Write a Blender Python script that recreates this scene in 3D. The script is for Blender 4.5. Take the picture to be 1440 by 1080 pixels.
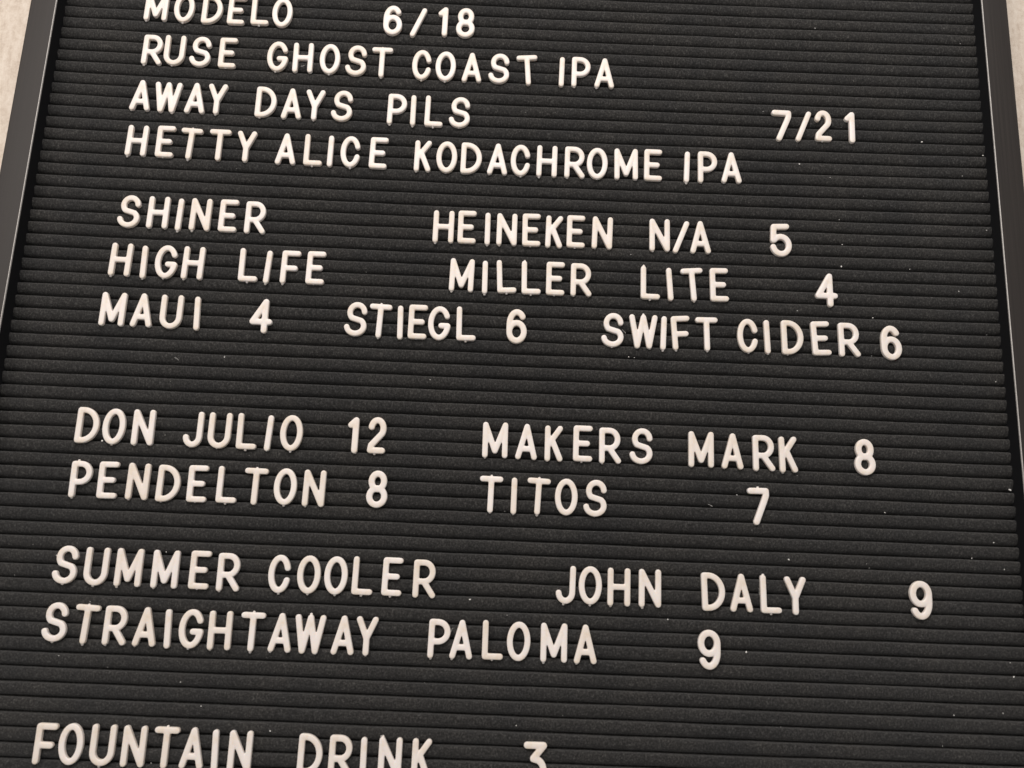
import bpy, bmesh, random
import numpy as np
from math import sin, cos, pi, radians
from mathutils import Matrix, Vector, noise

random.seed(11)
S = bpy.context.scene
COL = S.collection
for o in list(bpy.data.objects):
    bpy.data.objects.remove(o)

# ------------------------------------------------------------------ camera, light, exposure
# The letter board hangs on a vertical wall: x runs along the grooves, z is up, -y faces the viewer.
# Board sizes are in millimetres measured from the top left corner of the visible felt (TOP is its height).
TOP = 1.75
CAM_ROT = [[0.999097, -0.042112, -0.005717], [-0.014546, -0.212455, -0.977063], [0.039932, 0.976263, -0.212876]]
CAM_POS = [0.23848, -0.39791, 1.46992]

cam_data = bpy.data.cameras.new('camera')
cam_data.sensor_width = 36.0
cam_data.lens = 30.0
cam_data.clip_start = 0.01
cam_data.clip_end = 50
cam_data.dof.use_dof = True
cam_data.dof.focus_distance = 0.46
cam_data.dof.aperture_fstop = 14.0
cam = bpy.data.objects.new('camera', cam_data)
COL.objects.link(cam)
m4 = Matrix(CAM_ROT).to_4x4()
m4.translation = Vector(CAM_POS)
cam.matrix_world = m4
S.camera = cam

world = bpy.data.worlds.new('World')
S.world = world
world.use_nodes = True
bg = world.node_tree.nodes['Background']
bg.inputs['Color'].default_value = (1.0, 0.97, 0.95, 1)
bg.inputs['Strength'].default_value = 0.40

def area(name, loc, target, sx, sy, power, color):
    d = bpy.data.lights.new(name, 'AREA')
    d.shape = 'RECTANGLE'; d.size = sx; d.size_y = sy
    d.energy = power; d.color = color
    o = bpy.data.objects.new(name, d)
    COL.objects.link(o)
    o.location = loc
    o.rotation_euler = (Vector(target)-Vector(loc)).to_track_quat('-Z', 'Y').to_euler()
    return o
area('ceiling_lamp', (0.17, -0.90, 2.36), (0.26, 0, 1.48), 0.9, 0.45, 11.8, (1.0, 0.955, 0.925))
area('room_lamp', (-0.80, -1.15, 2.1), (0.1, 0, 1.6), 0.5, 0.7, 5.2, (1.0, 0.92, 0.86))

vs = S.view_settings
vs.view_transform = 'Standard'
vs.look = 'None'
vs.exposure = 0.0
vs.gamma = 1.0
vs.use_curve_mapping = False

# ------------------------------------------------------------------ materials
def mat(name):
    m = bpy.data.materials.new(name)
    m.use_nodes = True
    nt = m.node_tree
    return m, nt, nt.nodes['Principled BSDF']

def node(nt, kind, **kw):
    n = nt.nodes.new(kind)
    for k, v in kw.items():
        if k in n.inputs: n.inputs[k].default_value = v
        else: setattr(n, k, v)
    return n

def noise_tex(nt, vec, scale, detail=3.0, rough=0.6):
    n = node(nt, 'ShaderNodeTexNoise')
    n.inputs['Scale'].default_value = scale
    n.inputs['Detail'].default_value = detail
    n.inputs['Roughness'].default_value = rough
    nt.links.new(vec, n.inputs['Vector'])
    return n

def ramp(nt, fac, stops):
    n = node(nt, 'ShaderNodeValToRGB')
    e = n.color_ramp.elements
    while len(e) < len(stops): e.new(0.5)
    for el, (p, c) in zip(e, stops):
        el.position = p; el.color = (*c, 1)
    nt.links.new(fac, n.inputs['Fac'])
    return n

def mapped(nt, scale):
    tc = node(nt, 'ShaderNodeTexCoord')
    mp = node(nt, 'ShaderNodeMapping')
    mp.inputs['Scale'].default_value = scale
    nt.links.new(tc.outputs['Object'], mp.inputs['Vector'])
    return mp.outputs['Vector']

def make_felt():
    m, nt, b = mat('black felt')
    L = nt.links
    grain = noise_tex(nt, mapped(nt, (1000, 1000, 1000)), 1.25, 3.5, 0.75)
    fuzz = noise_tex(nt, mapped(nt, (1000, 1000, 1000)), 3.2, 2.0, 0.6)
    broad = noise_tex(nt, mapped(nt, (1000, 1000, 1000)), 0.035, 3.0, 0.6)
    fib = noise_tex(nt, mapped(nt, (1500, 1000, 1000)), 0.9, 3.0, 0.75)
    add = node(nt, 'ShaderNodeMath', operation='ADD')
    L.new(grain.outputs['Fac'], add.inputs[0]); L.new(fib.outputs['Fac'], add.inputs[1])
    half = node(nt, 'ShaderNodeMath', operation='MULTIPLY'); half.inputs[1].default_value = 0.5
    L.new(add.outputs[0], half.inputs[0])
    cr = ramp(nt, half.outputs[0], [(0.33, (.006, .0058, .0056)), (0.50, (.0230, .0222, .0214)), (0.67, (.092, .089, .086))])
    br = ramp(nt, broad.outputs['Fac'], [(0.3, (.80, .81, .83)), (0.7, (1.17, 1.13, 1.08))])
    mx = node(nt, 'ShaderNodeMixRGB', blend_type='MULTIPLY'); mx.inputs['Fac'].default_value = 1
    L.new(cr.outputs['Color'], mx.inputs['Color1']); L.new(br.outputs['Color'], mx.inputs['Color2'])
    L.new(mx.outputs['Color'], b.inputs['Base Color'])
    b.inputs['Roughness'].default_value = 0.95
    b.inputs['Specular IOR Level'].default_value = 0.1
    b.inputs['Sheen Weight'].default_value = 0.12
    b.inputs['Sheen Roughness'].default_value = 0.6
    bsum = node(nt, 'ShaderNodeMath', operation='ADD')
    L.new(half.outputs[0], bsum.inputs[0]); L.new(fuzz.outputs['Fac'], bsum.inputs[1])
    bu = node(nt, 'ShaderNodeBump')
    bu.inputs['Strength'].default_value = 0.75
    bu.inputs['Distance'].default_value = 0.00035
    L.new(bsum.outputs[0], bu.inputs['Height']); L.new(bu.outputs['Normal'], b.inputs['Normal'])
    return m

def make_plastic():
    m, nt, b = mat('aged cream plastic')
    L = nt.links
    info = node(nt, 'ShaderNodeObjectInfo')
    tint = ramp(nt, info.outputs['Random'], [(0.0, (.80, .715, .64)), (0.5, (.825, .750, .692)), (1.0, (.845, .775, .73))])
    wear = noise_tex(nt, mapped(nt, (1000, 1000, 1000)), 0.16, 5.0, 0.65)
    wr = ramp(nt, wear.outputs['Fac'], [(0.34, (.93, .88, .79)), (0.50, (1, .99, .98)), (0.62, (1, 1, 1))])
    mx = node(nt, 'ShaderNodeMixRGB', blend_type='MULTIPLY'); mx.inputs['Fac'].default_value = 1
    L.new(tint.outputs['Color'], mx.inputs['Color1']); L.new(wr.outputs['Color'], mx.inputs['Color2'])
    L.new(mx.outputs['Color'], b.inputs['Base Color'])
    b.inputs['Roughness'].default_value = 0.42
    b.inputs['Subsurface Weight'].default_value = 0.12
    b.inputs['Subsurface Radius'].default_value = (0.0016, 0.0011, 0.0007)
    b.inputs['Subsurface Scale'].default_value = 1.0
    n2 = noise_tex(nt, mapped(nt, (1000, 1000, 1000)), 0.9, 3.0, 0.6)
    bu = node(nt, 'ShaderNodeBump')
    bu.inputs['Strength'].default_value = 0.18
    bu.inputs['Distance'].default_value = 0.0003
    L.new(n2.outputs['Fac'], bu.inputs['Height']); L.new(bu.outputs['Normal'], b.inputs['Normal'])
    return m

def make_frame():
    m, nt, b = mat('black satin metal')
    L = nt.links
    streak = noise_tex(nt, mapped(nt, (900, 900, 12)), 1.0, 3.0, 0.6)
    cr = ramp(nt, streak.outputs['Fac'], [(0.3, (.016, .0122, .0102)), (0.7, (.024, .0185, .0155))])
    L.new(cr.outputs['Color'], b.inputs['Base Color'])
    rr = node(nt, 'ShaderNodeMapRange')
    rr.inputs['To Min'].default_value = 0.42; rr.inputs['To Max'].default_value = 0.54
    L.new(streak.outputs['Fac'], rr.inputs['Value']); L.new(rr.outputs['Result'], b.inputs['Roughness'])
    b.inputs['Specular IOR Level'].default_value = 0.38
    fine = noise_tex(nt, mapped(nt, (1000, 1000, 1000)), 1.6, 2.0, 0.6)
    bu = node(nt, 'ShaderNodeBump')
    bu.inputs['Strength'].default_value = 0.08; bu.inputs['Distance'].default_value = 0.0002
    L.new(fine.outputs['Fac'], bu.inputs['Height']); L.new(bu.outputs['Normal'], b.inputs['Normal'])
    return m

def make_simple(name, col, rough, metal=0.0, spec=0.5):
    m, nt, b = mat(name)
    n = noise_tex(nt, mapped(nt, (1000, 1000, 1000)), 0.5, 3.0, 0.6)
    cr = ramp(nt, n.outputs['Fac'], [(0.3, tuple(c*.88 for c in col)), (0.7, tuple(min(1, c*1.08) for c in col))])
    nt.links.new(cr.outputs['Color'], b.inputs['Base Color'])
    b.inputs['Roughness'].default_value = rough
    b.inputs['Metallic'].default_value = metal
    b.inputs['Specular IOR Level'].default_value = spec
    return m

def make_wall():
    m, nt, b = mat('beige plaster')
    L = nt.links
    grit = noise_tex(nt, mapped(nt, (1000, 1000, 1000)), 0.45, 5.0, 0.7)
    brush = noise_tex(nt, mapped(nt, (260, 260, 70)), 1.0, 4.0, 0.65)
    add = node(nt, 'ShaderNodeMath', operation='ADD')
    L.new(grit.outputs['Fac'], add.inputs[0]); L.new(brush.outputs['Fac'], add.inputs[1])
    half = node(nt, 'ShaderNodeMath', operation='MULTIPLY'); half.inputs[1].default_value = 0.5
    L.new(add.outputs[0], half.inputs[0])
    cr = ramp(nt, half.outputs[0], [(0.36, (.53, .435, .35)), (0.5, (.655, .56, .465)), (0.64, (.74, .655, .56))])
    L.new(cr.outputs['Color'], b.inputs['Base Color'])
    b.inputs['Roughness'].default_value = 0.85
    bu = node(nt, 'ShaderNodeBump')
    bu.inputs['Strength'].default_value = 0.5; bu.inputs['Distance'].default_value = 0.0005
    L.new(half.outputs[0], bu.inputs['Height']); L.new(bu.outputs['Normal'], b.inputs['Normal'])
    return m

FELT, PLASTIC, FRAME, WALL = make_felt(), make_plastic(), make_frame(), make_wall()
EDGE = make_simple('bright worn metal edge', (.48, .455, .43), 0.42, 0.55)
LINER = make_simple('matt black liner', (.006, .006, .007), 0.8, 0.0, 0.2)
BACK = make_simple('dark hardboard', (.05, .035, .025), 0.8)
LINT = make_simple('pale lint', (.78, .75, .71), 0.9)

# ------------------------------------------------------------------ helpers
def W3(x, y, z=0.0):
    """board millimetres (right, down, towards the viewer) -> world metres"""
    return Vector((x/1000, -z/1000, TOP-y/1000))

def obj(name, me, material=None, parent=None):
    if material and not me.materials: me.materials.append(material)
    o = bpy.data.objects.new(name, me)
    COL.objects.link(o)
    if parent:
        o.parent = parent
        o.matrix_parent_inverse = Matrix.Identity(4)
    return o

def mesh(name, verts, faces, smooth=False):
    me = bpy.data.meshes.new(name)
    me.from_pydata(verts, [], faces)
    me.validate(); me.update()
    if smooth:
        me.polygons.foreach_set('use_smooth', [True]*len(me.polygons))
    return me

def tag(o, label=None, cat=None, group=None, kind=None):
    for k, v in (('label', label), ('category', cat), ('group', group), ('kind', kind)):
        if v: o[k] = v
    return o

# ------------------------------------------------------------------ wall
WX, WZ = 1.6, 1.3
wall_bm = bmesh.new()
bmesh.ops.create_cube(wall_bm, size=1.0, matrix=Matrix.Translation((0.24, 0.019+0.05, 1.5)) @ Matrix.Diagonal((3.2, 0.1, 2.6, 1)))
wm = bpy.data.meshes.new('wall'); wall_bm.to_mesh(wm); wall_bm.free()
tag(obj('wall', wm, WALL), kind='structure')

# ------------------------------------------------------------------ the board
FW, Y0, Y1, PITCH = 478.0, -76.2, 527.05, 6.35          # visible felt: width, top, bottom; groove pitch
board = bpy.data.objects.new('letter_board', None)
COL.objects.link(board)
board.location = W3(FW/2, Y1, 0)
board.empty_display_size = 0.05
tag(board, 'black felt letter board with horizontal ribs in a slim black frame on a beige wall', 'letter board')
OFF = board.location.copy()
def rel(x, y, z=0.0): return W3(x, y, z)-OFF

def sag(n, u):
    """the felt sheet bows a little: its upper grooves hang lower in the middle of the board"""
    a = .27+.05*min(max((n-2)/8, 0), 1) if n < 13 else max(0.03, .32-(n-13)*.0185)
    return a*max(0.0, sin(pi*u))**0.75

def felt_panel():
    x0, x1, nx = -2.0, FW+2.0, 480
    xs = np.linspace(x0, x1, nx+1)
    prof = [(.035, -3.6), (.055, -1.5), (.085, -.72), (.13, -.28), (.19, -.06), (.26, 0), (.37, -.09), (.49, -.27), (.61, -.53), (.72, -.89), (.82, -1.38), (.895, -2.0), (.95, -3.6)]
    n0, n1 = int(round(Y0/PITCH)), int(round(Y1/PITCH))
    rows = []
    for n in range(n0, n1):
        sl = noise.noise((n*3.1, 7.7, 0))*.25
        for i, (v, z) in enumerate(prof):
            row = []
            edge = abs(v-.5)*2
            for x in xs:
                u = min(max(x/FW, 0), 1)
                wob = noise.noise((x*.035, n*1.7+(0 if v < .5 else .45), 3.0))*.26 + noise.noise((x*.16, n*2.3+v, 9.0))*.08 + noise.noise((x*.75, n*4.1+v, 2.0))*.10
                dz = noise.noise((x*.02, n*1.3, 20.0))*.36 + sl + noise.noise((x*.12, n*2.9+v, 5.0))*.10
                row.append(rel(x, PITCH*(n+v+sag(n+v, u))+wob*edge, z+dz*(1-edge*.3)))
            rows.append(row)
    k = nx+1
    faces = []
    for j in range(len(rows)-1):
        b = j*k
        faces += [(b+i, b+k+i, b+k+i+1, b+i+1) for i in range(nx)]
    return mesh('felt_panel', [v for r_ in rows for v in r_], faces, True)
obj('felt_panel', felt_panel(), FELT, board)

XI0, XI1, YI0, YI1 = -.9, FW-.1, Y0-.5, Y1+.5           # inner opening of the frame
def rail(side, prof):
    """one mitred side of the frame; prof = [(distance outwards, height)] closed loop"""
    c = []
    for d, z in prof:
        q = [(XI0-d, YI0-d), (XI1+d, YI0-d), (XI1+d, YI1+d), (XI0-d, YI1+d)]
        c.append((rel(*q[side], z), rel(*q[(side+1) % 4], z)))
    n = len(c)
    vs_ = [a for a, _ in c]+[b for _, b in c]
    fs = [(i, (i+1) % n, n+(i+1) % n, n+i) for i in range(n)]+[tuple(range(n-1, -1, -1)), tuple(range(n, 2*n))]
    me = mesh('frame_rail', vs_, fs)
    bm = bmesh.new(); bm.from_mesh(me); bmesh.ops.recalc_face_normals(bm, faces=bm.faces); bm.to_mesh(me); bm.free()
    return me
H = 8.0
outer = [(.46+12.4*k/8, H-.75*(k/8)**2) for k in range(1, 8)]+[(14.3-1.5+1.5*sin(a), H-2.25+1.5*cos(a)) for a in [i*pi/12 for i in range(7)]]
rail_prof = [(0.46, -16.5), (0.46, H)]+outer+[(14.3, -16.5)]
for side in range(4):
    fr = obj('frame_rail', rail(side, rail_prof), FRAME, board)
    obj('edge_trim', rail(side, [(.0, H-.55), (.12, H-.1), (.28, H+.04), (.455, H+.04), (.455, H-.55)]), EDGE, fr)
    obj('inner_liner', rail(side, [(.05, -4), (.05, H-.56), (.455, H-.56), (.455, -4)]), LINER, fr)
back = bmesh.new()
bmesh.ops.create_cube(back, size=1.0, matrix=Matrix.Translation(rel(FW/2, (Y0+Y1)/2, -8)) @ Matrix.Diagonal((FW/1000+.001, .007, (Y1-Y0)/1000, 1)))
bme = bpy.data.meshes.new('backing'); back.to_mesh(bme); back.free()
obj('backing', bme, BACK, board)

# ------------------------------------------------------------------ push-in characters: strokes in a unit-high box
r = .079
def ell(cx, cy, rx, ry, a0, a1, n=18):
    return [(cx+rx*cos(radians(a0+(a1-a0)*i/n)), cy+ry*sin(radians(a0+(a1-a0)*i/n))) for i in range(n+1)]
WIDTH = dict(A=.64, C=.61, D=.64, E=.58, F=.58, G=.66, H=.65, I=2*r, J=.60, K=.59, L=.59, M=.78, N=.66, O=.63, P=.61,
             R=.645, S=.67, T=.68, U=.70, W=.85, Y=.66)
WIDTH.update({'1': .33, '2': .59, '3': .66, '4': .68, '5': .64, '6': .61, '7': .60, '8': .60, '9': .61, '/': .60})
for _k, _v in {'C':1.005,'D':1.005,'G':1.005,'O':1.015,'5':1.0,'7':1.0,'9':.99,'1': 0.92, '2': 0.85, '3': 0.92, 'A': 0.965, 'E': 0.95, 'F': 0.96, 'H': 0.965, 'J': 0.89, 'K': 0.87, 'M': 0.925, 'N': 0.93, 'U': 0.92, 'Y': 0.9, '/': 0.83, '4': 0.96, '6': 0.965, '8': 0.97, 'L': 0.97, 'P': 0.97, 'R': 0.97, 'S': 0.98, 'T': 0.975, 'W': 0.98}.items(): WIDTH[_k] = round(WIDTH[_k]*_v*.973, 3)
def strokes(ch):
    w = WIDTH[ch]; L, R, B, T, c = r, w-r, r, 1-r, w/2
    rx, ry = c-r, .5-r
    if ch == 'A': return [[(L, B), (c, T), (R, B)], [(L+(c-L)*.26, .30), (R-(R-c)*.26, .30)]]
    if ch == 'C': return [ell(c, .5, rx, ry, 22, 338, 30)]
    if ch == 'D':
        x = L+.10
        return [[(L, B), (L, T)], [(L, T), (x, T)]+ell(x, .5, R-x, ry, 90, -90, 22)+[(x, B), (L, B)]]
    if ch == 'E': return [[(R, T), (L, T), (L, B), (R, B)], [(L, .5), (R-.07, .5)]]
    if ch == 'F': return [[(R, T), (L, T), (L, B)], [(L, .47), (R-.06, .47)]]
    if ch == 'G': return [ell(c, .5, rx, ry, 30, 335, 28)+[(R, .42)], [(R-.01, .43), (c+.05, .43)]]
    if ch == 'H': return [[(L, B), (L, T)], [(R, B), (R, T)], [(L, .5), (R, .5)]]
    if ch == 'I': return [[(L, B), (L, T)]]
    if ch == 'J': return [[(R, T), (R, .32)]+ell((L+R)/2, .30, (R-L)/2, .30-B, 0, -175, 16)]
    if ch == 'K': return [[(L, B), (L, T)], [(R, T), (L+.01, .44)], [(L+.14, .56), (R, B)]]
    if ch == 'L': return [[(L, T), (L, B), (R, B)]]
    if ch == 'M': return [[(L, B), (L, T), (c, .20), (R, T), (R, B)]]
    if ch == 'N': return [[(L, B), (L, T), (R, B), (R, T)]]
    if ch == 'O': return [ell(c, .5, rx, ry, 90, 450, 36)]
    if ch in 'PR':
        m = .43; x = R-(T-m)/2*1.0
        s = [[(L, B), (L, T)], [(L, T), (x, T)]+ell(x, (T+m)/2, R-x-(.02 if ch == 'R' else 0), (T-m)/2, 90, -90, 16)+[(L, m)]]
        if ch == 'R': s.append([(c-.02, m), (R, B)])
        return s
    if ch == 'S':
        return [ell(c+.03, .695, rx-.035, T-.695, 5, 225, 18)+ell(c, .295, rx, .295-B, 48, -172, 18)]
    if ch == 'T': return [[(L, T), (R, T)], [(c, T), (c, B)]]
    if ch == 'U': return [[(L, T), (L, .36)]+ell(c, .34, rx, .34-B, 180, 360, 18)+[(R, .36), (R, T)]]
    if ch == 'W': return [[(L, T), (L+(R-L)*.24, B), (c, T), (L+(R-L)*.76, B), (R, T)]]
    if ch == 'Y': return [[(L, T), (c, .44), (R, T)], [(c, .44), (c, B)]]
    if ch == '1': return [[(R, B), (R, T), (L, T-.14)]]
    if ch == '2': return [ell(c, .685, rx, T-.685, 170, -35, 18)+[(L+.02, .22), (L, B), (R, B)]]
    if ch == '3': return [[(L, T), (R, T), (c-.05, .60)]+ell(c-.02, .335, rx+.02, .335-B, 70, -165, 20)]
    if ch == '4': 
        x = w*.66
        return [[(x, B), (x, T), (L, .33), (R, .33)]]
    if ch == '5': return [[(R-.03, T), (L+.06, T), (L+.02, .51)]+ell(c, .345, rx, .345-B, 140, -170, 22)]
    if ch in '69':
        s = [ell(c, .34, rx, .34-B, 0, 360, 28), ell(c, .56, rx, T-.56, 38, 180, 14)+[(L, .36)]]
        if ch == '9': s = [[(w-x, 1-y) for x, y in p] for p in s]
        return s
    if ch == '7': return [[(L, T), (R, T), (R, .80), (R-.05, .66), (L+.14, B)]]
    if ch == '8': return [ell(c, .30, rx, .30-B, 0, 360, 28), ell(c, .71, rx-.035, T-.71, 0, 360, 24)]
    if ch == '/': return [[(L, B), (R, T)]]

HM = 17.0          # height of a character, mm

SEG, RNG = 14, 8
def tube(V, Fc, pts, rad, z):
    """round bars with ball joints along a polyline (mm), appended to the lists V and Fc"""
    P = [Vector((x, y, z)) for x, y in pts]
    def rings(rs):
        k = len(V)
        for c, ax, u, w, q in rs:
            for j in range(SEG):
                a = 2*pi*j/SEG
                V.append(c+u*(q*cos(a))+w*(q*sin(a)))
        n = len(rs)
        for i in range(n-1):
            for j in range(SEG):
                j2 = (j+1) % SEG
                Fc.append((k+i*SEG+j, k+i*SEG+j2, k+(i+1)*SEG+j2, k+(i+1)*SEG+j))
        Fc.append(tuple(k+j for j in reversed(range(SEG))))
        Fc.append(tuple(k+(n-1)*SEG+j for j in range(SEG)))
    Z = Vector((0, 0, 1))
    for p in P:
        rings([(p+Z*(rad*sin(t)), Z, Vector((1, 0, 0)), Vector((0, 1, 0)), max(rad*cos(t), .02)) for t in [-pi/2+pi*i/RNG for i in range(RNG+1)]])
    for a, b in zip(P[:-1], P[1:]):
        d = b-a
        if d.length < 1e-6: continue
        d.normalize()
        u = Z.cross(d).normalized()
        rings([(a, d, u, d.cross(u), rad), (b, d, u, d.cross(u), rad)])

WALL_H = 1.15      # upright side of a moulded character below its rounded top, mm
def character_mesh(ch):
    V, Fc = [], []
    for st in strokes(ch):
        line = [((x-WIDTH[ch]/2)*HM, y*HM) for x, y in st]
        for z in (0, WALL_H/2, WALL_H): tube(V, Fc, line, (r+.006 if ch.isdigit() else r)*HM, z)
    me = mesh('raw', V, Fc)
    o = bpy.data.objects.new('raw', me)
    COL.objects.link(o)
    rm = o.modifiers.new('fuse', 'REMESH'); rm.mode = 'VOXEL'; rm.voxel_size = 0.25
    sm = o.modifiers.new('soften', 'SMOOTH'); sm.factor = 0.5; sm.iterations = 5
    dg = bpy.context.evaluated_depsgraph_get()
    out = bpy.data.meshes.new_from_object(o.evaluated_get(dg))
    bpy.data.objects.remove(o)
    co = np.empty(len(out.vertices)*3); out.vertices.foreach_get('co', co); co = co.reshape(-1, 3)
    z = co[:, 2]
    top = WALL_H+(np.maximum(z-WALL_H, 0)/(r*HM))**0.62*r*HM*.44
    co[:, 2] = np.where(z > WALL_H, top, np.maximum(z, -.25)+.0)
    co *= 0.001
    out.vertices.foreach_set('co', co.ravel())
    out.polygons.foreach_set('use_smooth', [True]*len(out.polygons))
    out.update()
    out.materials.clear(); out.materials.append(PLASTIC)
    return out

def tab_mesh():
    bm = bmesh.new()
    bmesh.ops.create_cube(bm, size=1.0)
    for v in bm.verts:
        v.co.x *= 1.5 if v.co.y > 0 else 0.95
        v.co.y = v.co.y*2.2
        v.co.z = (v.co.z+.5)*(0.95 if v.co.y > 0 else .7)-.35
    bmesh.ops.bevel(bm, geom=bm.edges[:], offset=.18, segments=2, affect='EDGES')
    bmesh.ops.scale(bm, vec=(.001,)*3, verts=bm.verts)
    me = bpy.data.meshes.new('tab'); bm.to_mesh(me); bm.free()
    me.polygons.foreach_set('use_smooth', [True]*len(me.polygons))
    me.materials.append(PLASTIC)
    return me

# where the little moulded tabs stick out below a character (fraction of its width)
TAB = dict(A=[.12], C=[.52], D=[.25], E=[.45], F=[.16], G=[.45], H=[.14], I=[.5], J=[.42], K=[.15], L=[.48], M=[.12], N=[.16],
           O=[.5], P=[.16], R=[.15], S=[.48], T=[.5], U=[.45], W=[.73], Y=[.5])
TAB['2'] = [.42]; TAB['1'] = [.85]
TOP_TABS = {(2, 2, 4), (4, 1, 2), (7, 3, 1), (9, 1, 6), (9, 3, 0), (9, 3, 2), (11, 1, 1), (11, 1, 7), (12, 1, 4), (9, 4, 0),
            (11, 1, 9), (7, 5, 1), (10, 4, 2), (6, 3, 3), (6, 4, 0), (9, 1, 0), (12, 2, 3)}

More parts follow.
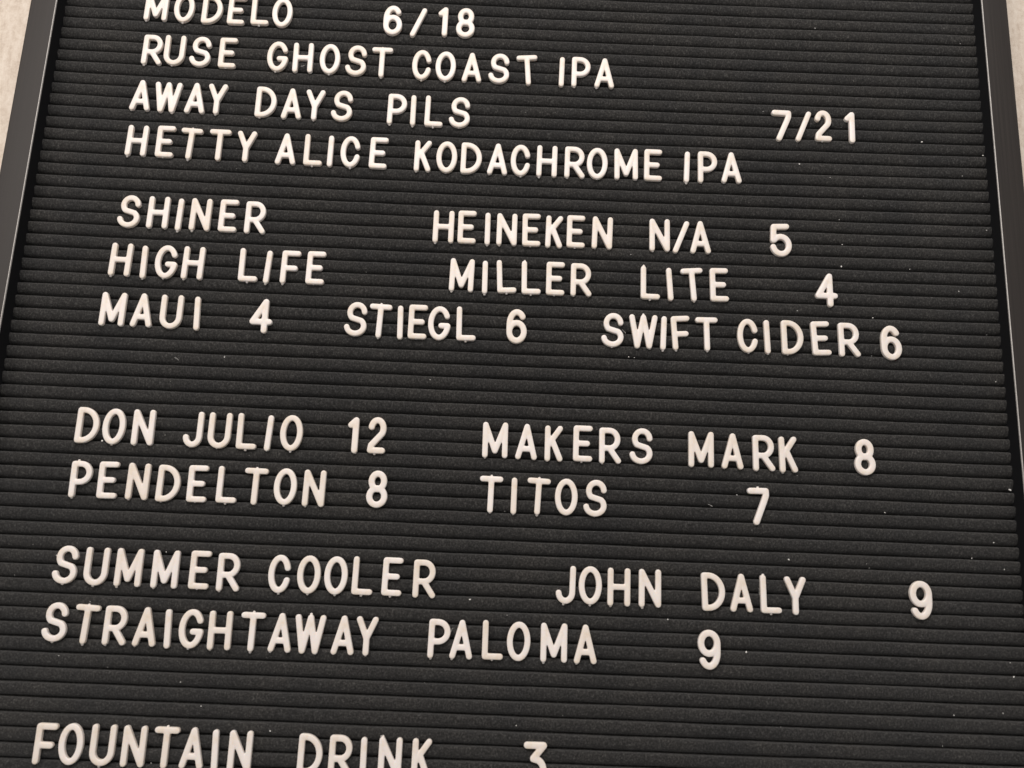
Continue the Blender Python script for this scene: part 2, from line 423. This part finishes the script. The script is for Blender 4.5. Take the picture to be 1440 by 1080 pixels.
ROWS = [
    (1, 1, [('M', 47.1, 7.9, 0.0), ('O', 61.6, 8.1, 0.2), ('D', 76.3, 8.2, -0.2), ('E', 89.0, 8.0, 0.2), ('L', 101.5, 7.6, 0.5), ('O', 112.9, 8.4, 0.2)]),
    (1, 2, [('6', 170.9, 10.0, 0.8), ('/', 184.2, 10.7, -0.4), ('1', 196.9, 9.5, 0.0), ('8', 208.8, 9.6, -0.4)]),
    (2, 1, [('R', 48.3, 33.4, -0.4), ('U', 59.6, 33.1, -0.1), ('S', 73.0, 33.3, 0.1), ('E', 87.2, 33.3, 0.2)]),
    (2, 2, [('G', 113.0, 34.0, 0.3), ('H', 126.2, 34.1, 1.1), ('O', 140.0, 34.2, 0.4), ('S', 153.4, 34.5, -0.8), ('T', 166.8, 34.9, 0.1)]),
    (2, 3, [('C', 187.5, 35.2, -0.3), ('O', 199.8, 35.4, -0.3), ('A', 213.5, 35.3, 0.7), ('S', 227.4, 35.3, -0.1), ('T', 243.0, 35.6, 5)]),
    (2, 4, [('I', 259.8, 35.7, -1), ('P', 269.9, 35.4, -0.1), ('A', 282.0, 35.3, -0.6)]),
    (3, 1, [('A', 45.7, 59.5, -0.5), ('W', 59.2, 60.0, -0.3), ('A', 73.6, 59.8, -0.0), ('Y', 84.5, 59.8, -0.2)]),
    (3, 2, [('D', 109.6, 60.2, 0.0), ('A', 122.9, 60.6, 0.9), ('Y', 134.4, 60.7, -0.4), ('S', 148.3, 60.5, -0.4)]),
    (3, 3, [('P', 176.5, 61.0, -0.1), ('I', 184.8, 61.3, 0.5), ('L', 195.4, 61.2, -0.4), ('S', 208.5, 61.2, 0.7)]),
    (3, 4, [('7', 373.1, 60.8, -0.7), ('/', 384.4, 60.7, -0.5), ('2', 394.7, 59.8, -0.0), ('1', 408.2, 60.1, -0.4)]),
    (4, 1, [('H', 46.9, 84.6, -0.3), ('E', 61.4, 84.5, 0.2), ('T', 73.5, 85.2, -2.5), ('T', 88.4, 85.2, -0.5), ('Y', 102.0, 85.3, -0.1)]),
    (4, 2, [('A', 122.3, 85.7, 0.7), ('L', 136.1, 85.5, 0.2), ('I', 144.6, 85.9, -0.1), ('C', 154.8, 85.7, 0.6), ('E', 168.8, 85.6, -0.5)]),
    (4, 3, [('K', 191.2, 86.3, 0.1), ('O', 203.3, 86.3, 0.3), ('D', 215.7, 86.3, -0.0), ('A', 228.9, 86.2, -0.3), ('C', 240.6, 86.3, 0.2), ('H', 253.8, 86.2, -0.3), ('R', 267.9, 86.2, -0.3), ('O', 279.2, 86.2, -0.5), ('M', 294.0, 85.9, 0.7), ('E', 307.5, 85.7, -0.3)]),
    (4, 4, [('I', 324.3, 86.0, -2.3), ('P', 335.1, 85.7, 0.2), ('A', 347.2, 85.2, -0.1)]),
    (5, 1, [('S', 48.3, 122.8, 0.3), ('H', 62.6, 122.7, 0.1), ('I', 73.0, 123.4, -1.5), ('N', 83.5, 122.9, -0.7), ('E', 97.3, 122.8, 0.0), ('R', 110.8, 123.2, 0.4)]),
    (5, 2, [('H', 203.8, 123.7, 0.2), ('E', 215.5, 123.4, 0.5), ('I', 225.7, 123.9, 0.7), ('N', 235.2, 123.7, 0.2), ('E', 247.5, 123.4, 1.0), ('K', 258.5, 123.9, -0.8), ('E', 269.4, 123.2, -0.1), ('N', 282.3, 123.4, -1.3)]),
    (5, 3, [('N', 311.0, 123.3, 0.4), ('/', 321.6, 123.8, 0.0), ('A', 331.3, 123.5, 0.8)]),
    (5, 4, [('5', 371.5, 123.2, 3)]),
    (6, 1, [('H', 47.4, 148.0, -1.0), ('I', 59.1, 148.8, 1.5), ('G', 69.7, 148.2, -0.7), ('H', 82.8, 148.2, -0.6)]),
    (6, 2, [('L', 110.1, 147.9, 0.5), ('I', 118.9, 148.6, -3), ('F', 130.3, 148.2, -0.3), ('E', 142.7, 147.9, 0.1)]),
    (6, 3, [('M', 214.0, 148.5, -0.9), ('I', 225.6, 149.1, 1), ('L', 236.5, 148.1, 3.5), ('L', 248.3, 148.2, 1.5), ('E', 260.0, 148.2, 0.3), ('R', 272.6, 148.3, 0.1)]),
    (6, 4, [('L', 306.5, 148.2, 0.1), ('I', 316.6, 148.6, 4), ('T', 328.0, 148.4, 5), ('E', 340.5, 147.8, 1.5)]),
    (6, 5, [('4', 393.0, 148.2, 0.5)]),
    (7, 1, [('M', 47.2, 173.3, -0.1), ('A', 61.4, 173.2, 0.0), ('U', 75.4, 173.4, 0.2), ('I', 88.2, 173.7, 3)]),
    (7, 2, [('4', 118.8, 173.6, 0.1)]),
    (7, 3, [('S', 164.2, 173.1, -0.1), ('T', 175.5, 173.6, -1.8), ('I', 186.0, 173.9, 2), ('E', 194.2, 173.2, 0.1), ('G', 204.6, 173.4, 0.0), ('L', 217.8, 173.0, 1.7)]),
    (7, 4, [('6', 242.0, 173.3, 0.4)]),
    (7, 5, [('S', 288.3, 173.1, 0.4), ('W', 303.2, 173.3, 0.1), ('I', 312.7, 173.6, -2), ('F', 322.2, 173.1, 4.5), ('T', 334.2, 173.2, 1.3)]),
    (7, 6, [('C', 353.9, 173.1, 0.5), ('I', 363.5, 173.3, 2.3), ('D', 375.7, 173.0, 2), ('E', 389.8, 172.8, 3), ('R', 403.2, 173.0, 1)]),
    (7, 7, [('6', 423.7, 173.6, 2)]),
    (8, 1, [('D', 43.4, 230.1, 0.3), ('O', 55.6, 230.2, -0.5), ('N', 69.5, 230.1, 0.4)]),
    (8, 2, [('J', 92.7, 230.0, 0.1), ('U', 105.0, 230.0, 0.0), ('L', 118.0, 229.8, 0.3), ('I', 127.7, 230.3, -3), ('O', 138.7, 229.8, 1.0)]),
    (8, 3, [('1', 167.3, 229.6, 0.1), ('2', 178.6, 229.2, 0.1)]),
    (8, 4, [('M', 234.1, 229.1, 0.6), ('A', 248.7, 229.3, -0.3), ('K', 261.6, 229.6, 0.5), ('E', 275.2, 229.0, -0.0), ('R', 288.1, 229.5, 0.6), ('S', 302.5, 229.1, -0.4)]),
    (8, 5, [('M', 330.8, 229.5, 0.2), ('A', 345.5, 229.7, -0.8), ('R', 360.4, 230.0, 1), ('K', 372.0, 230.2, 2)]),
    (8, 6, [('8', 408.0, 229.9, 0.2)]),
    (9, 1, [('P', 44.1, 255.4, 1.0), ('E', 56.6, 255.2, 0.9), ('N', 70.2, 255.3, -0.7), ('D', 84.3, 255.6, -0.4), ('E', 97.8, 255.2, 0.6), ('L', 111.4, 255.0, 0.2), ('T', 124.2, 255.4, -0.7), ('O', 138.1, 254.9, 0.2), ('N', 151.4, 255.1, -0.6)]),
    (9, 2, [('8', 180.5, 254.3, -0.4)]),
    (9, 3, [('T', 233.0, 254.6, -0.6), ('I', 243.8, 254.8, -0.1), ('T', 254.7, 254.6, -2.2), ('O', 268.1, 254.3, 0.2), ('S', 281.4, 254.3, -0.1)]),
    (9, 4, [('7', 357.5, 255.0, 1.3)]),
    (10, 1, [('S', 42.6, 294.0, -0.2), ('U', 56.6, 294.2, -0.1), ('M', 71.3, 294.1, -0.1), ('M', 87.8, 294.2, 0.2), ('E', 103.3, 293.9, -0.2), ('R', 116.5, 294.4, 0.7)]),
    (10, 2, [('C', 139.3, 294.2, -0.1), ('O', 152.6, 294.0, 0.3), ('O', 164.8, 293.9, 0.1), ('L', 176.9, 293.5, -0.4), ('E', 190.2, 293.4, -0.5), ('R', 204.9, 293.8, -0.0)]),
    (10, 3, [('J', 268.7, 293.8, -1.1), ('O', 280.0, 293.7, 0.0), ('H', 293.0, 293.9, 0.0), ('N', 307.1, 293.9, 0.1)]),
    (10, 4, [('D', 336.2, 294.2, 2.3), ('A', 348.7, 294.3, 0.2), ('L', 362.2, 294.3, 1), ('Y', 373.2, 294.6, 0.3)]),
    (10, 5, [('9', 430.2, 294.3, -0.8)]),
    (11, 1, [('S', 41.9, 319.0, 0.5), ('T', 55.1, 319.5, -2.5), ('R', 68.8, 319.5, 0.2), ('A', 82.1, 319.5, -0.2), ('I', 92.5, 320.0, 2.7), ('G', 102.4, 319.6, -0.4), ('H', 115.4, 319.8, 0.7), ('T', 129.5, 319.9, -0.5), ('A', 142.2, 319.7, -0.6), ('W', 155.2, 319.9, 0.1), ('A', 170.2, 319.7, 0.1), ('Y', 180.6, 319.7, 0.0)]),
    (11, 2, [('P', 212.9, 319.6, -0.5), ('A', 222.9, 319.5, -0.3), ('L', 237.0, 319.1, 0.5), ('O', 248.4, 319.3, -0.5), ('M', 264.3, 319.3, 0.3), ('A', 278.4, 319.4, 0.4)]),
    (11, 3, [('9', 333.8, 319.6, 0.1)]),
    (12, 1, [('F', 45.4, 369.8, -0.6), ('O', 56.6, 369.5, 1.0), ('U', 70.1, 369.4, 0.1), ('N', 83.6, 369.4, 0.1), ('T', 97.2, 369.5, -0.2), ('A', 108.9, 369.2, -0.5), ('I', 119.1, 369.7, 2.7), ('N', 129.6, 369.7, 0.1)]),
    (12, 2, [('D', 159.9, 369.9, -0.4), ('R', 173.2, 370.0, 0.1), ('I', 183.2, 370.4, 1), ('N', 194.6, 370.0, 0.2), ('K', 208.2, 370.1, -0.0)]),
    (12, 3, [('3', 257.6, 369.8, 0.5)]),
]

ORD = ['zeroth', 'first', 'second', 'third', 'fourth', 'fifth', 'sixth', 'seventh', 'eighth', 'ninth', 'tenth', 'eleventh', 'twelfth']
def row_name(k):
    return {1: 'the cut-off top row', 12: 'the bottom row'}.get(k, 'the %s row from the top' % ORD[k])

def describe(row, word, text, k):
    ch = text[k]
    kind = 'slash' if ch == '/' else 'digit '+ch if ch.isdigit() else 'letter '+ch
    where = '%s word of %s' % (ORD[word], row_name(row))
    if any(c.isdigit() for c in text): where = '%s' % row_name(row)
    if len(text) == 1:
        same = [w for r_, w, t in WORDS if r_ == row and t == text]
        if len(same) > 1:
            return 'cream %s standing alone, the %s one in %s' % (kind, 'left' if word == min(same) else 'right-hand', row_name(row))
        return 'cream plastic %s standing alone in %s' % (kind, row_name(row))
    if k == 0: return 'cream %s before %s, first in %s' % (kind, text[1], where.replace(' from the top', '')) if not text[0].isdigit() else 'cream %s before %s in %s' % (kind, 'the slash' if text[1] == '/' else text[1], where)
    if k == len(text)-1: return 'cream %s after %s, last in %s' % (kind, 'the slash' if text[k-1] == '/' else text[k-1], where.replace(' from the top', ''))
    a, b = ['the slash' if c == '/' else c for c in (text[k-1], text[k+1])]
    return 'cream %s between %s and %s, %s' % (kind, a, b, where.replace(' from the top', ''))

WORDS = [(r_, w, ''.join(c[0] for c in chars)) for r_, w, chars in ROWS]
meshes, tabm, rnd = {}, tab_mesh(), random.Random(5)
for row, word, chars in ROWS:
    text = ''.join(c[0] for c in chars)
    for k, (ch, X, Y, tilt) in enumerate(chars):
        if ch not in meshes: meshes[ch] = character_mesh(ch)
        name, cat, grp = (('plastic_slash', 'slash', 'cream plastic slashes on the felt') if ch == '/' else
                          ('plastic_digit', 'digit', 'cream plastic digits on the felt') if ch.isdigit() else
                          ('plastic_letter', 'letter', 'cream plastic letters on the felt'))
        o = obj(name, meshes[ch])
        o.location = W3(X, Y+.22, .1)
        o.rotation_euler = (pi/2+radians(rnd.gauss(0, .6)), -radians(tilt), 0)
        tag(o, describe(row, word, text, k), cat, grp)
        spots = [(f, 0) for f in TAB.get(ch, [])]
        if (row, word, k) in TOP_TABS: spots.append(({'L': .16, 'P': .3, 'N': .15}.get(ch, .5), 1))
        for f, top in spots:
            t = obj('tab', tabm, parent=o)
            out = (rnd.uniform(.5, .9) if ch == 'L' else rnd.uniform(-.2, .8)) if not top else rnd.uniform(.55, .95)
            base = .15 if not top else HM-.15
            t.location = ((f-.5)*WIDTH[ch]*HM/1000, (base+(-1 if not top else 1)*(out-1.1))/1000 if not top else (base+out-1.1)/1000, .0007)
            t.rotation_euler = (0, 0, 0 if not top else pi)
            if not top: t.location.y = (1.1-out)/1000

# ------------------------------------------------------------------ lint caught on the felt
SPOTS = [(285.1, -3.0, 0.3), (307.6, 8.9, 0.25), (392.9, -5.4, 0.5), (461.4, -8.9, 0.3), (364.3, 44.3, 0.4), (445.5, 57.6, 0.7), (476.5, 63.7, 0.75), (382.1, 72.9, 0.6), (397.5, 79.6, 0.4), (465.0, 75.6, 0.35), (401.2, 102.2, 0.45), (402.1, 115.4, 0.45), (475.1, 104.5, 0.5), (474.1, 90.4, 0.3), (401.2, 127.0, 0.6), (435.2, 126.9, 0.4), (458.8, 137.3, 0.6), (378.6, 150.8, 0.45), (415.5, 152.8, 0.45), (487.2, 130.2, 0.4), (475.9, 234.1, 1.0), (296.4, 177.7, 0.6), (299.1, 177.9, 0.35), (201.7, 193.0, 0.35), (296.9, 125.4, 0.35), (103.0, 186.1, 0.7), (50.7, 228.8, 0.75), (167.2, 140.5, 0.3), (37.6, 281.8, 0.7), (45.2, 325.1, 0.4), (67.4, 329.1, 0.3), (100.1, 334.1, 0.35), (110.3, 343.8, 0.6), (141.5, 352.9, 0.6), (91.6, 367.8, 0.45), (86.8, 278.3, 0.4), (225.8, 293.8, 0.7), (242.8, 300.0, 0.35), (315.4, 299.0, 0.55), (248.8, 346.6, 0.4), (370.9, 270.3, 0.6), (350.6, 311.8, 0.8), (407.8, 272.7, 0.35), (347.5, 241.7, 0.45), (416.4, 247.1, 0.5), (466.3, 258.8, 0.5), (455.5, 266.3, 0.45), (470.2, 270.8, 0.45), (470.5, 317.8, 0.8), (469.4, 311.8, 0.45), (464.4, 333.4, 0.4), (442.4, 335.1, 0.55), (436.4, 348.1, 0.45), (473.4, 182.3, 0.4), (470.8, 159.0, 0.35), (190.0, 353.2, 0.5), (55.6, 301.5, 0.4), (469.4, 0.0, 0.3)]
bm = bmesh.new()
def fleck(x, y, s):
    mt = Matrix.Translation(W3(x, y, .25)) @ Matrix.Rotation(rnd.uniform(0, 6.3), 4, 'Y') @ Matrix.Diagonal((s*rnd.uniform(.6, 1.2)/1000, 0.3*s/1000, s*rnd.uniform(.4, .8)/1000, 1))
    ret = bmesh.ops.create_icosphere(bm, subdivisions=1, radius=.75, matrix=mt)
    for v in ret['verts']: v.co += Vector((rnd.gauss(0, .06*s), rnd.gauss(0, .02*s), rnd.gauss(0, .06*s)))/1000
def fibre(x, y, ln, ang, bend):
    pts = []
    for i in range(9):
        t = i/8-.5
        pts.append(W3(x+ln*t*cos(ang)-bend*(t*t)*sin(ang), y+ln*t*sin(ang)+bend*(t*t)*cos(ang), .35+.2*sin(i)))
    rad = .055/1000
    prev = None
    for i, p in enumerate(pts):
        d = (pts[min(i+1, 8)]-pts[max(i-1, 0)]).normalized()
        q = d.to_track_quat('Z', 'Y')
        ring = [bm.verts.new(p+q @ Vector((rad*cos(a), rad*sin(a), 0))) for a in (0, 2.1, 4.2)]
        if prev:
            for j in range(3): bm.faces.new((prev[j], prev[(j+1) % 3], ring[(j+1) % 3], ring[j]))
        prev = ring
for x, y, s in SPOTS: fleck(x, y, s)
for i in range(90): fleck(rnd.uniform(3, FW-3), rnd.uniform(-20, 405), rnd.uniform(.08, .22))
for x, y, ln, ang, bend in ((80.6, 188.0, 2.4, .6, .6), (218, 308, 3.2, -1.2, .4), (357, 285, 3.0, 1.5, .5), (335, 247, 2.2, .4, .4), (294, 165, 2.6, .8, .9), (126, 30, 2, -.4, .3)):
    fibre(x, y, ln, ang, bend)
lm = bpy.data.meshes.new('lint'); bm.to_mesh(lm); bm.free()
tag(obj('lint', lm, LINT), 'tiny pale lint specks and fibres caught on the black felt', 'lint', kind='stuff')
